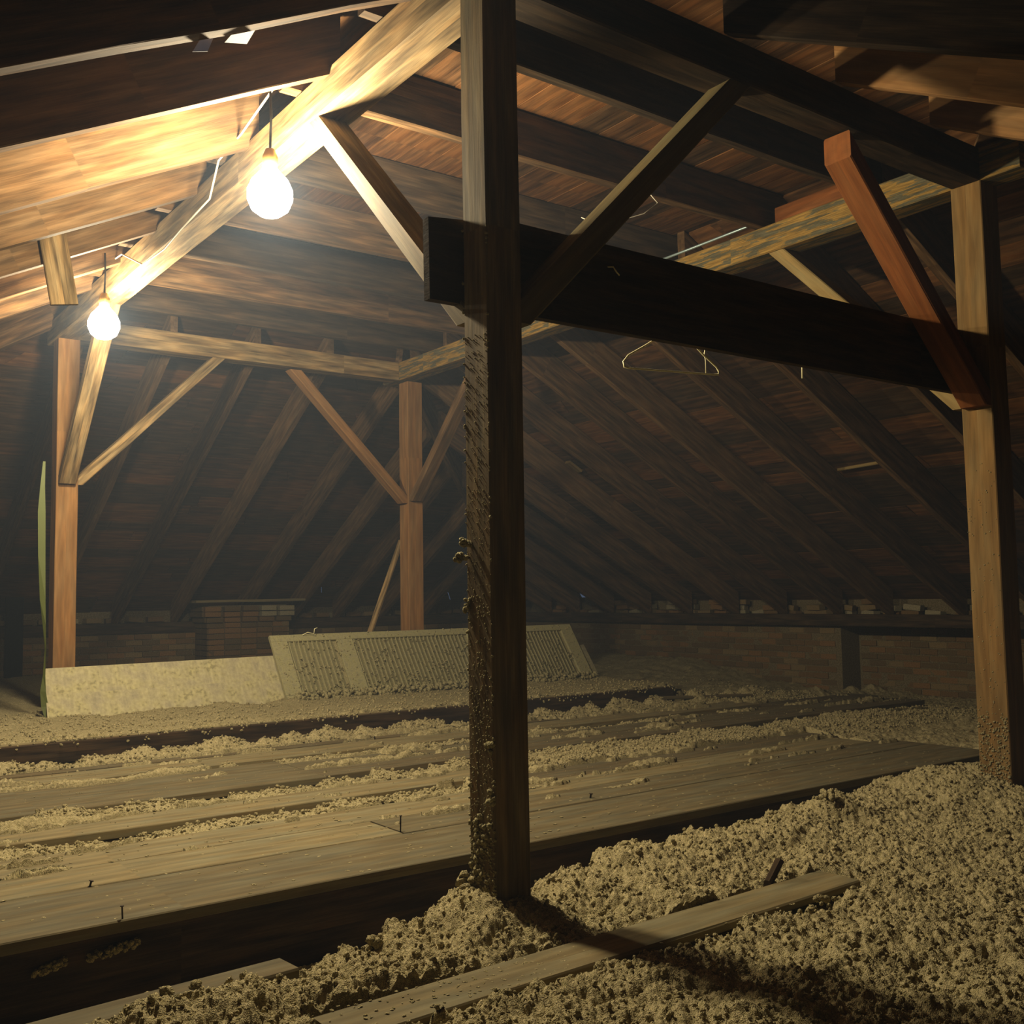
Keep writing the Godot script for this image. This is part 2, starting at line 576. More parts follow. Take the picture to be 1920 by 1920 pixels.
func brickwork(root: Node3D, fr: Transform3D, length: float, y0: float, courses: int, most: int, first_part_x: float) -> void:
	# fr: X along the wall, Z out of the wall towards the attic. bricks whose X is before first_part_x are joined
	var meshes := []
	for i in 4: meshes.append(brick_mesh(0.212, 0.064, 0.10))
	var mats := [M.brick_a, M.brick_b, M.brick_c, M.brick_d, M.brick_a, M.brick_c]
	var joined := begin()
	var any := false
	for c in courses:
		var x := 0.11 if c % 2 == 0 else 0.0
		while x < length:
			var at := Vector3(clampf(x, 0.0, length) + rng.randf_range(-0.003, 0.003), y0 + 0.036 + c * 0.077, rng.randf_range(-0.006, 0.008))
			if x > first_part_x:
				var o := mesh_node("brick", meshes[rng.randi() % 4], mats[rng.randi() % 6], root)
				o.transform = fr * Transform3D(Basis.from_euler(Vector3(0, rng.randf_range(-0.01, 0.01), rng.randf_range(-0.012, 0.012))), at)
			else:
				any = true
				add_timber(joined, fr * Transform3D(Basis.IDENTITY, at - Vector3(0.106, 0, 0)), 0.212, 0.064, 0.10, 0.004, 0.002, 0, 0, 1)
			x += 0.224
	if any:
		var o := mesh_node("distant_bricks", finish(joined), M.brick_c, root)
		tag(o, "", "", "", "stuff")

func box(called: String, lo: Vector3, hi: Vector3, mat: Material, parent: Node = null) -> MeshInstance3D:
	var st := begin()
	hexa(st, [Vector3(lo.x, lo.y, lo.z), Vector3(hi.x, lo.y, lo.z), Vector3(hi.x, lo.y, hi.z), Vector3(lo.x, lo.y, hi.z), Vector3(lo.x, hi.y, lo.z), Vector3(hi.x, hi.y, lo.z), Vector3(hi.x, hi.y, hi.z), Vector3(lo.x, hi.y, hi.z)])
	return mesh_node(called, finish(st), mat, parent)

# ------------------------------------------------------------------ lamps
func lamp(at: Vector3, hang: float, energy: float, label: String) -> void:
	# `at` is the middle of the bulb; the cord rises `hang` metres above the cap
	var root := base("hanging_light_bulb", at)
	tag(root, label, "light bulb", "")
	var bulb := mesh_node("bulb_glass", lathe_mesh([Vector2(0, -0.135), Vector2(0.05, -0.127), Vector2(0.085, -0.10), Vector2(0.105, -0.05), Vector2(0.104, -0.01), Vector2(0.085, 0.035), Vector2(0.05, 0.075), Vector2(0.034, 0.095), Vector2(0.03, 0.11)], 24), M.glow, root)
	tag(bulb, "glowing white glass bulb")
	mesh_node("lamp_socket", lathe_mesh([Vector2(0.0, 0.105), Vector2(0.034, 0.105), Vector2(0.036, 0.15), Vector2(0.022, 0.185), Vector2(0.0, 0.19)], 16), M.brass, root)
	mesh_node("cord", tube_mesh([Vector3(0, 0.18, 0), Vector3(0.004, 0.18 + hang * 0.5, 0.002), Vector3(0.0, 0.18 + hang, 0)], 0.006), M.black_cord, root)
	var l := OmniLight3D.new()
	l.name = "bulb_light"
	l.light_color = Color(1.0, 0.93, 0.775)
	l.light_energy = energy
	l.light_size = 0.08
	l.omni_range = 30.0
	l.omni_attenuation = 2.0
	l.shadow_enabled = true
	root.add_child(l)

# ------------------------------------------------------------------ the place
func _ready() -> void:
	rng.seed = 4
	var cam := Camera3D.new()
	cam.name = "camera"
	cam.fov = 52.19
	cam.near = 0.05
	cam.far = 60.0
	cam.position = Vector3(0, 1.08, 0)
	cam.rotation_order = EULER_ORDER_YXZ
	cam.rotation_degrees = Vector3(4.529, -36.445, -0.926)
	add_child(cam)
	var env := Environment.new()
	env.background_mode = Environment.BG_COLOR
	env.background_color = Color(0.30, 0.36, 0.46)
	env.background_energy_multiplier = 0.6
	env.tonemap_mode = Environment.TONE_MAPPER_LINEAR
	env.tonemap_exposure = 1.0
	env.sdfgi_enabled = true
	env.ssao_enabled = true
	env.ssil_enabled = true
	env.volumetric_fog_enabled = true
	env.volumetric_fog_density = 0.0
	var we := WorldEnvironment.new()
	we.name = "surroundings"
	we.environment = env
	add_child(we)
	make_materials()
	N.warp = noise(71, 1.0, 2)
	N.roll = noise(72, 1.0, 3)
	N.cell = noise(73, 1.0, 1, FastNoiseLite.TYPE_CELLULAR)
	N.cell.cellular_return_type = FastNoiseLite.RETURN_DISTANCE
	make_clumps()
	lamp(Vector3(1.915, 2.975, -4.44), 0.31, 10.5, "nearer and brighter of the two glowing bulbs hanging by the long plate beam")
	lamp(Vector3(1.945, 3.0, -7.30), 0.29, 7.5, "farther glowing light bulb hanging beside the head of the left post")
	shell()
	frame()
	rafters()
	floor_boards()
	insulation()
	panels()
	small_things()
	# added haze, stands in for lens glare around the bulbs
	var fog := FogVolume.new()
	fog.name = "glare_haze"
	fog.shape = RenderingServer.FOG_VOLUME_SHAPE_BOX
	fog.size = Vector3(13.4, 4.2, 16.0)
	fog.position = Vector3(3.6, 1.75, -5.9)
	var fm := FogMaterial.new()
	fm.density = 0.0066
	fm.albedo = Color(0.80, 0.88, 1.0)
	fog.material = fm
	tag(fog, "added thin haze imitating lens glare around the bulbs", "dust", "", "stuff")
	add_child(fog)

const EAVE := 0.79
const TOP := 3.475
func shell() -> void:
	var fl := box("floor", Vector3(-3.6, -0.55, -14.5), Vector3(11.3, -0.42, 2.6), M.dark)
	tag(fl, "", "", "", "structure")
	# right wall: set forward beyond the jamb at Z -7.72, recessed this side of it
	var wr := base("wall_right")
	tag(wr, "low brick wall under the right eaves with a step in it", "", "", "structure")
	box("mortar", Vector3(10.54, -0.5, -14.3), Vector3(11.2, 0.65, -7.74), M.mortar, wr)
	box("mortar", Vector3(10.89, -0.5, -7.74), Vector3(11.2, 0.65, 2.6), M.mortar, wr)
	brickwork(wr, Transform3D(Basis(Vector3(0, 0, 1), Vector3.UP, Vector3(-1, 0, 0)), Vector3(10.585, -0.14, -14.2)), 6.37, 0.0, 10, 300, 2.35)
	brickwork(wr, Transform3D(Basis(Vector3(0, 0, 1), Vector3.UP, Vector3(-1, 0, 0)), Vector3(10.935, -0.14, -7.6)), 2.6, 0.0, 10, 300, -1.0)
	box("eaves_filling", Vector3(10.80, 0.65, -14.3), Vector3(11.2, 1.02, 2.6), M.mortar, wr)
	# loose brick filling between the rafter feet
	var bm := brick_mesh(0.2, 0.064, 0.1)
	for i in 34:
		var z := -13.4 + i * 0.285 + rng.randf_range(-0.05, 0.05)
		for c in rng.randi_range(1, 3):
			var o := mesh_node("brick", bm, [M.brick_d, M.lime, M.brick_b, M.brick_a][rng.randi() % 4], wr)
			o.transform = Transform3D(Basis.from_euler(Vector3(rng.randf_range(-0.1, 0.1), PI / 2 + rng.randf_range(-0.25, 0.25), rng.randf_range(-0.14, 0.14))), Vector3(10.66 + rng.randf_range(-0.03, 0.05), 0.825 + c * 0.07 - 0.03, z + rng.randf_range(-0.05, 0.05)))
	# far wall with its pier
	var wf := base("wall_far")
	tag(wf, "low dark brick wall under the far eaves", "", "", "structure")
	box("mortar", Vector3(-3.75, -0.5, -14.4), Vector3(11.2, 0.65, -14.04), M.mortar, wf)
	brickwork(wf, Transform3D(Basis(Vector3(1, 0, 0), Vector3.UP, Vector3(0, 0, 1)), Vector3(1.6, 0.03, -14.075)), 9.0, 0.0, 8, 300, 0.9)
	box("eaves_filling", Vector3(-3.6, 0.65, -14.55), Vector3(11.2, 1.02, -14.32), M.mortar, wf)
	for i in 30:
		var x := 2.6 + i * 0.27
		if x > 4.7 and x < 6.4: continue
		var o := mesh_node("brick", bm, [M.brick_c, M.brick_d, M.lime, M.brick_a][rng.randi() % 4], wf)
		o.transform = Transform3D(Basis.from_euler(Vector3(0, rng.randf_range(-0.25, 0.25), rng.randf_range(-0.14, 0.14))), Vector3(x, 0.83, -14.16 + rng.randf_range(-0.04, 0.03)))
	var pier := base("brick_pier", Vector3(5.55, 0, -13.75))
	tag(pier, "square brick pier with a stepped cap against the far wall", "pier")
	box("mortar", Vector3(-0.55, -0.2, -0.25), Vector3(0.55, 1.0, 0.19), M.mortar, pier)
	var pm := []
	for i in 3: pm.append(brick_mesh(0.212, 0.064, 0.10))
	for c in 14:
		var y := 0.0 + c * 0.0735
		var out_ := 0.0 if c < 11 else (0.035 if c == 11 else 0.07)
		for s in 5:
			var x := -0.45 + s * 0.226 + (0.0 if c % 2 == 0 else 0.0)
			var mat: Material = [M.brick_a, M.brick_b, M.brick_c][rng.randi() % 3]
			if c >= 12 and s >= 3: mat = M.lime
			var o := mesh_node("brick", pm[rng.randi() % 3], mat, pier)
			o.position = Vector3(x + (out_ * (s - 2) / 2.0), y, 0.19 + out_ + rng.randf_range(-0.004, 0.006) - 0.03)
		for s in 2:
			var o := mesh_node("brick", pm[rng.randi() % 3], M.brick_d if c < 11 else M.lime, pier)
			o.transform = Transform3D(Basis(Vector3.UP, PI / 2), Vector3(0.53 + out_, y, -0.12 + s * 0.226))
			var o2 := mesh_node("brick", pm[rng.randi() % 3], M.brick_c, pier)
			o2.transform = Transform3D(Basis(Vector3.UP, PI / 2), Vector3(-0.53 - out_, y, -0.12 + s * 0.226))
	# walls behind and beside the camera
	var wl := box("wall_left", Vector3(-3.75, -0.5, -14.3), Vector3(-3.35, 1.05, 2.6), M.mortar)
	tag(wl, "", "", "", "structure")
	var wn := box("wall_near", Vector3(-3.75, -0.5, 2.35), Vector3(11.2, 1.05, 2.75), M.mortar)
	tag(wn, "", "", "", "structure")
	timber("wall_plate", Vector3(10.53, 0.72, -13.95), Vector3(10.53, 0.72, 2.2), 0.138, 0.2, M.dark, "long brown timber wall plate lying on the right brick wall", "wall plate")
	timber("wall_plate", Vector3(-3.2, 0.72, -14.1), Vector3(10.4, 0.72, -14.1), 0.138, 0.2, M.dark, "dark timber wall plate along the far brick wall behind the shutters", "wall plate")
	timber("board", Vector3(4.78, 1.055, -13.62), Vector3(6.32, 1.06, -13.62), 0.035, 0.42, M.floor_b, "pale dusty board lying across the top of the brick pier", "board")
	var db := timber("board", Vector3(2.71, 0.0, -13.93), Vector3(2.71, 1.15, -13.93), 0.2, 0.05, M.felt, "black upright board against the far wall, left of the left post", "board", "", Vector3(-1, 0, 0))
	db.name = "upright_board"
	# roof slopes
	slope_boards("ceiling_right", Vector3(10.5, EAVE, -14.0), Vector3(10.5, EAVE, 2.2), Vector3(5.45, TOP, -9.3), Vector3(5.45, TOP, -2.95), "sheathing of the right roof slope", 29, [[0, 0.085, 0.100], [1, 0.086, 0.094], [1, 0.134, 0.140]])
	slope_boards("ceiling_far", Vector3(-3.2, EAVE, -14.0), Vector3(10.5, EAVE, -14.0), Vector3(2.15, TOP, -9.3), Vector3(5.45, TOP, -9.3), "sheathing of the far roof slope", 28)
	slope_boards("ceiling_left", Vector3(-3.2, EAVE, -14.0), Vector3(-3.2, EAVE, 2.2), Vector3(2.15, TOP, -9.3), Vector3(2.15, TOP, -2.95), "sheathing of the left roof slope", 30)
	slope_boards("ceiling_near", Vector3(-3.2, EAVE, 2.2), Vector3(10.5, EAVE, 2.2), Vector3(2.15, TOP, -2.95), Vector3(5.45, TOP, -2.95), "sheathing of the near roof slope", 29)
	# flat deck on top
	var deck := base("ceiling_flat")
	tag(deck, "flat boarded deck above the joists", "", "", "structure")
	for i in 20:
		var x := 1.84 + i * 0.2
		var o := mesh_node("sheathing_board", timber_mesh(6.9, 0.022, 0.197, 0.002, 0.0015, 0, 0, 4), M[["sheath_a", "sheath_c", "sheath_b", "sheath_c"][rng.randi() % 4]], deck)
		o.transform = along(Vector3(x, 3.755 + rng.randf_range(0, 0.006), -2.68), Vector3(x, 3.755 + rng.randf_range(0, 0.006), -9.6))
	box("roofing_felt", Vector3(1.6, 3.785, -9.8), Vector3(6.0, 3.81, -2.4), M.felt, deck)

func frame() -> void:
	var p1 := post("post", 2.064, 2.214, -3.07, -2.92, -0.12, 3.29, M.rough_post, "nearest dark square post, rough and flecked with fluff, in the middle of the attic")
	post("post", 5.36, 5.535, -3.095, -2.92, -0.12, 3.29, M.post_orange, "yellow-brown square post at the right, joined to the middle post by a wide plank")
	post("post", 2.08, 2.255, -9.345, -9.17, 0.0, 3.29, M.post_far, "tall orange-brown post rising behind the pale panel at the left")
	post("post", 5.46, 5.635, -9.345, -9.17, 0.0, 3.29, M.post_far, "far square post rising behind the louvred shutters")
	pl_two()
	# plates
	timber("plate_beam", Vector3(2.149, 3.382, -2.70), Vector3(2.149, 3.382, -9.5), 0.184, 0.171, M.plate, "long plate beam from the middle post's head back to the left post, beside both bulbs", "beam")
	timber("plate_beam", Vector3(5.447, 3.382, -2.70), Vector3(5.447, 3.382, -9.5), 0.184, 0.175, M.flaking, "long plate beam with flaking grey and yellow patches running back from the right post", "beam")
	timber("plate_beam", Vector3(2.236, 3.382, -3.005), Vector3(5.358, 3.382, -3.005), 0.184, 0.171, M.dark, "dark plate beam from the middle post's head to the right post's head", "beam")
	timber("plate_beam", Vector3(2.236, 3.382, -9.257), Vector3(5.358, 3.382, -9.257), 0.184, 0.175, M.plate, "far plate beam across the heads of the two back posts", "beam")
	# the wide plank nailed to the far side of the two near posts
	var st := begin()
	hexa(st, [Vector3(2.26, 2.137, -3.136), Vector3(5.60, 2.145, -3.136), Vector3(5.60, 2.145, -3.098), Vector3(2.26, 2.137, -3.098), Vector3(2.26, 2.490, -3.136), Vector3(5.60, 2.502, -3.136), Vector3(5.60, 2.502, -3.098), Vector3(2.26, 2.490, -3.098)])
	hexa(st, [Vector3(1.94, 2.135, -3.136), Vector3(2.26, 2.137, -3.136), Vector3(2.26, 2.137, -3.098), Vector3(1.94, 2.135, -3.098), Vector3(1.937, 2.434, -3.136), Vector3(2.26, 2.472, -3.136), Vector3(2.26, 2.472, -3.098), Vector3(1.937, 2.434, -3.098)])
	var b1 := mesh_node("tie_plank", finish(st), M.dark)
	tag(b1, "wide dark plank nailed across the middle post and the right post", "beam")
	timber("hanging_board", Vector3(1.41, 3.45, -6.55), Vector3(1.512, 2.86, -6.54), 0.16, 0.03, M.plate, "short board hanging from a rafter above the left post's head", "board", "", Vector3(-1, 0, 0))
	# 45 degree braces
	var g := ""
	timber("brace", Vector3(2.20, 2.05, -2.995), Vector3(3.44, 3.29, -2.995), 0.095, 0.13, M.strut, "brace from the middle post up to the right, its upper edge a bright strip", "brace", g, Vector3.UP, -1, -1)
	timber("brace", Vector3(2.139, 2.06, -3.07), Vector3(2.139, 3.29, -4.30), 0.085, 0.145, M.post, "brace from the middle post up to the long plate beam beside the nearer bulb", "brace", g, Vector3.UP, -1, -1)
	timber("brace", Vector3(5.375, 2.05, -3.0), Vector3(4.21, 3.215, -3.0), 0.095, 0.15, M.red, "red-brown brace rising to the left from the right post, crossing the wide plank", "brace", g, Vector3.UP, -1, 1)
	timber("brace", Vector3(5.447, 2.06, -3.095), Vector3(5.447, 3.29, -4.325), 0.085, 0.15, M.pale, "pale brace running back from the right post to the flaking plate beam", "brace", g, Vector3.UP, -1, -1)
	timber("brace", Vector3(2.24, 2.06, -9.25), Vector3(3.47, 3.29, -9.25), 0.085, 0.13, M.plate, "long brace from the left post up to the right under the far plate beam", "brace", g, Vector3.UP, -1, -1)
	timber("brace", Vector3(2.16, 2.06, -9.18), Vector3(2.16, 3.29, -7.95), 0.085, 0.13, M.plate, "steep-looking brace from the left post up to the long plate beam near the farther bulb", "brace", g, Vector3.UP, -1, -1)
	timber("brace", Vector3(5.475, 2.03, -9.25), Vector3(4.235, 3.27, -9.25), 0.085, 0.13, M.post_far, "brace rising to the left from the far post to the far plate beam", "brace", g, Vector3.UP, -1, -1)
	timber("brace", Vector3(5.54, 2.05, -9.18), Vector3(5.54, 3.29, -7.94), 0.085, 0.13, M.rafter_b, "brace leaning to the right from the far post, half behind the middle post", "brace", g, Vector3.UP, -1, -1)
	# fluff clinging to the nearest post
	var pl := []
	for i in 1700:
		var y := 2.0 * pow(rng.randf(), 2.0)
		var r := rng.randf_range(0.0009, 0.0042) * (1.4 if y < 0.3 else (0.6 if y > 1.1 else 1.0))
		pl.append(p1.transform.affine_inverse() * lump_at(Vector3(2.0635, y, rng.randf_range(-3.066, -2.922)), r))
	for i in 70:
		pl.append(p1.transform.affine_inverse() * lump_at(Vector3(2.064, rng.randf_range(0.0, 2.4), [-3.07, -2.92][rng.randi() % 2]), rng.randf_range(0.002, 0.006)))
	for i in 60:
		pl.append(p1.transform.affine_inverse() * lump_at(Vector3(rng.randf_range(2.058, 2.066), rng.randf_range(0.0, 0.33), rng.randf_range(-3.07, -2.94)), rng.randf_range(0.006, 0.013)))
	for q in [[2.062, 0.40, -2.93], [2.06, 0.56, -2.935], [2.06, 1.05, -3.06]]:
		for i in 7:
			pl.append(p1.transform.affine_inverse() * lump_at(Vector3(q[0], q[1], q[2]) + Vector3(rng.randf_range(-0.008, 0.004), rng.randf_range(-0.025, 0.02), rng.randf_range(-0.012, 0.012)), rng.randf_range(0.006, 0.012)))
	scatter("clinging_fluff", pl, p1, M.dust)

func pl_two() -> void:
	var p2: Node = get_node("post_001")
	var inv: Transform3D = p2.transform.affine_inverse()
	var pl := []
	for i in 260:
		var y := 0.05 + 1.7 * pow(rng.randf(), 2.2)
		pl.append(inv * lump_at(Vector3(5.3595, y, rng.randf_range(-3.09, -2.925)), rng.randf_range(0.001, 0.004)))
	for i in 420:
		pl.append(inv * lump_at(Vector3(5.359, 0.4 * pow(rng.randf(), 1.8), rng.randf_range(-3.09, -2.925)), rng.randf_range(0.002, 0.0065)))
	scatter("clinging_fluff", pl, p2, M.dust)

func rafters() -> void:
	var ord_ := ["first", "second", "third", "fourth", "fifth", "sixth", "seventh", "eighth", "ninth", "tenth", "eleventh", "twelfth", "thirteenth", "fourteenth", "fifteenth", "sixteenth", "seventeenth", "eighteenth"]
	# right slope: common rafters up to the plate, then jack rafters up to the hip
	var zs := [-2.02, -2.83, -3.66, -4.49, -5.33, -6.18, -7.07, -7.75, -8.57, -9.36, -10.2, -11.0, -11.8, -12.6, -13.3]
	for i in zs.size():
		var z: float = zs[i]
		var xt := 5.45
		if z < -9.3: xt = 5.45 + (-9.3 - z) * (5.05 / 4.7)
		if z > -2.95: xt = 5.45 + (z + 2.95) * (5.05 / 5.15)
		var yt := EAVE + (TOP - EAVE) * (10.5 - xt) / 5.05
		var lab := "rafter of the right slope behind the right post, %s from the frame's edge" % ord_[i]
		if i == 3: lab = "rafter of the right slope meeting the flaking plate nearest the right post"
		elif i > 3 and i < 10: lab = "right-slope rafter, %s leftwards after the one nearest the right post" % ord_[i - 4]
		elif i >= 10: lab = "short right-slope rafter in the far corner, %s from the hip's head down" % ord_[i - 10]
		rafter(Vector3(10.5, EAVE, z), Vector3(xt + 0.02, yt - 0.01, z), M.rafter if i % 3 else M.rafter_b, lab, "rafters of the right roof slope")
	# far slope
	var xs := [1.6, 2.35, 3.12, 3.93, 4.70, 5.62, 6.40, 7.10, 7.86, 8.62, 9.35, 9.9]
	for i in xs.size():
		var x: float = xs[i]
		var zt := -9.3
		if x > 5.45: zt = -9.3 - (x - 5.45) * (4.7 / 5.05)
		if x < 2.15: zt = -9.3 - (2.15 - x) * (4.7 / 5.35)
		var yt := EAVE + (TOP - EAVE) * (zt + 14.0) / 4.7
		var lab := "rafter of the far roof slope just left of the left post"
		if i >= 1 and i <= 5: lab = "long far-slope rafter, %s to the right of the left post" % ord_[i - 1]
		elif i > 5: lab = "short far-slope rafter, %s in order towards the far right corner" % ord_[i - 6]
		rafter(Vector3(x, EAVE, -14.0), Vector3(x, yt - 0.01, zt - 0.02), M.rafter if i % 2 else M.rafter_b, lab, "rafters of the far roof slope")
	# left slope
	var zl := [-2.6, -3.385, -4.155, -5.09, -5.86, -6.60, -7.38, -8.13]
	for i in zl.size():
		var z: float = zl[i]
		var xt := 2.2
		if z < -9.3: xt = 2.15 - (-9.3 - z) * (5.35 / 4.7)
		if z > -2.95: xt = 2.15 - (z + 2.95) * (5.35 / 5.15)
		var yt := EAVE + (TOP - EAVE) * (xt + 3.2) / 5.35
		var lab := "left-slope rafter, %s counting down from the top left corner" % ord_[i]
		rafter(Vector3(-3.2, EAVE, z), Vector3(xt - 0.02, yt - 0.01, z), M.rafter_b if i in [2, 3, 4, 5] else M.rafter, lab, "rafters of the left roof slope")
	# near slope, over the camera's head
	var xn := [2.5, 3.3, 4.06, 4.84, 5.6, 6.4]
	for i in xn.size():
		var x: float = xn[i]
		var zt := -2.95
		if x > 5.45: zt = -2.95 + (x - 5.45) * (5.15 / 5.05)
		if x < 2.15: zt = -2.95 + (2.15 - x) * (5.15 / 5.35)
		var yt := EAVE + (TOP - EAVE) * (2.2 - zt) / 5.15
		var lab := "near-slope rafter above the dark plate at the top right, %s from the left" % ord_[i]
		rafter(Vector3(x, EAVE, 2.2), Vector3(x, yt - 0.01, zt + 0.02), M.dark if i < 2 else M.post_far, lab, "rafters of the near roof slope")  # first two rafters get darker wood: shade put into their colour
	# hips
	var hips := [[Vector3(10.5, EAVE, -14.0), Vector3(5.45, TOP, -9.3), "hip rafter down into the far right roof corner behind the far post"], [Vector3(-3.2, EAVE, -14.0), Vector3(2.15, TOP, -9.3), "hip rafter running down to the left from the left post's head"], [Vector3(10.5, EAVE, 2.2), Vector3(5.45, TOP, -2.95), "hip rafter from the right post's head out to the right"], [Vector3(-3.2, EAVE, 2.2), Vector3(2.15, TOP, -2.95), "hip rafter above the camera's left from the middle post's head"]]
	for h in hips:
		var a: Vector3 = h[0]
		var b: Vector3 = h[1]
		var d := (b - a).normalized()
		timber("hip_rafter", a + Vector3(0, 0.14, 0), b + Vector3(0, 0.14, 0), 0.30, 0.07, M.rafter, h[2], "rafter", "hip rafters at the four roof corners")
	# flat deck joists
	var zj := [-3.67, -4.46, -5.43, -6.31, -7.09, -7.87, -8.64]
	for i in zj.size():
		timber("deck_joist", Vector3(1.98, 3.608, zj[i]), Vector3(5.62, 3.608, zj[i]), 0.262, 0.068, M.rafter if i % 2 else M.dark, "deep joist under the flat deck, %s back from the middle post" % ord_[i], "joist", "joists under the flat deck")

func floor_board(x0: float, x1: float, zf: float, zn: float, top: float, mat: Material, label: String, thick := 0.042, cut0 := 0.0) -> MeshInstance3D:
	boards.append([x0, x1, zf, zn, top])
	return timber("floor_board", Vector3(x0, top - thick / 2, (zf + zn) / 2), Vector3(x1, top - thick / 2, (zf + zn) / 2), thick, zn - zf, mat, label, "board", "floor boards", Vector3.UP, 0, 0, 0.0015, 0.004)

func floor_boards() -> void:
	floor_board(-1.2, 6.7, -4.235, -3.73, 0.0, M.floor_a, "widest grey floor board along the front of the deck, behind the middle post")
	floor_board(-1.2, 2.483, -4.562, -4.245, 0.0, M.floor_b, "second floor board of the deck, its end joint marked by a standing nail")
	floor_board(2.489, 6.7, -4.562, -4.245, 0.001, M.floor_a, "second floor board of the deck right of the standing nail")
	floor_board(-1.2, 6.5, -4.895, -4.575, 0.0, M.floor_b, "third floor board of the deck, along its back edge")
	floor_board(3.75, 6.6, -5.20, -4.91, -0.004, M.floor_c, "short floor board behind the deck near the right post, half buried in fluff")
	floor_board(-1.2, 3.93, -5.50, -5.20, 0.0, M.floor_b, "narrow floor board behind the deck ending just right of the middle post")
	floor_board(-1.2, 2.9, -6.63, -5.86, 0.0, M.floor_a, "very wide grey floor board at the left, in the middle of the furrows")
	floor_board(2.905, 9.3, -6.20, -5.90, 0.0, M.floor_c, "long dark floor board running right to the jamb of the brick wall")
	floor_board(2.905, 9.2, -6.50, -6.215, 0.0, M.floor_a, "long floor board next behind the one that runs to the wall jamb")
	floor_board(-1.2, 7.9, -7.12, -6.77, 0.0, M.floor_b, "thin grey floor board third back from the raised platform edge")
	floor_board(0.6, 5.8, -7.32, -7.20, -0.004, M.floor_c, "thin batten buried in fluff in front of the platform")
	floor_board(6.4, 9.6, -6.98, -6.62, -0.03, M.floor_c, "short floor board by the right brick wall, drifted over with fluff")
	floor_board(7.9, 10.2, -5.62, -5.36, -0.08, M.floor_c, "far right floor board sticking out beside the right post's foot")
	# near planks
	var k := timber("loose_plank", Vector3(1.22, -0.006, -2.46), Vector3(3.33, 0.004, -2.50), 0.03, 0.185, M.floor_b, "loose plank lying in the fluff in front of the middle post", "board")
	boards.append([1.22, 3.33, -2.575, -2.385, 0.0])
	var l := timber("loose_plank", Vector3(-0.6, -0.004, -2.81), Vector3(1.335, 0.0, -2.945), 0.03, 0.125, M.floor_a, "short narrow plank at the bottom left on the edge of the dark trench", "board")
	boards.append([0.3, 1.34, -2.99, -2.83, -0.01])
	# the joist that closes the trench, and what the boards rest on
	timber("floor_joist", Vector3(-1.2, -0.19, -3.80), Vector3(6.7, -0.19, -3.80), 0.30, 0.06, M.dark, "dark joist under the front edge of the deck, beside the trench", "joist")
	for i in 8:
		var x := -0.6 + i * 1.25
		timber("floor_joist", Vector3(x, -0.19, -3.84), Vector3(x, -0.19, -7.4), 0.30, 0.06, M.dark, "joist under the floor boards, %s from the left, buried in fluff" % ["first", "second", "third", "fourth", "fifth", "sixth", "seventh", "eighth"][i], "joist", "joists under the floor boards")
	# raised platform
	var fb := timber("platform_edge", Vector3(-1.2, 0.07, -7.585), Vector3(7.55, 0.07, -7.585), 0.14, 0.05, M.dark, "long dark timber edge of the raised platform before the panels", "timber")
	for i in 4:
		floor_board(-1.2, [7.7, 7.45, 7.9, 7.6][i], -7.89 - i * 0.32, -7.58 - i * 0.32, 0.146, M.floor_b, "platform board, %s behind the dark platform edge" % ["first", "second", "third", "fourth"][i])
	timber("splintered_batten", Vector3(7.2, 0.05, -7.52), Vector3(8.35, 0.02, -7.25), 0.03, 0.07, M.floor_c, "splintered batten sticking out past the platform's right end", "batten")

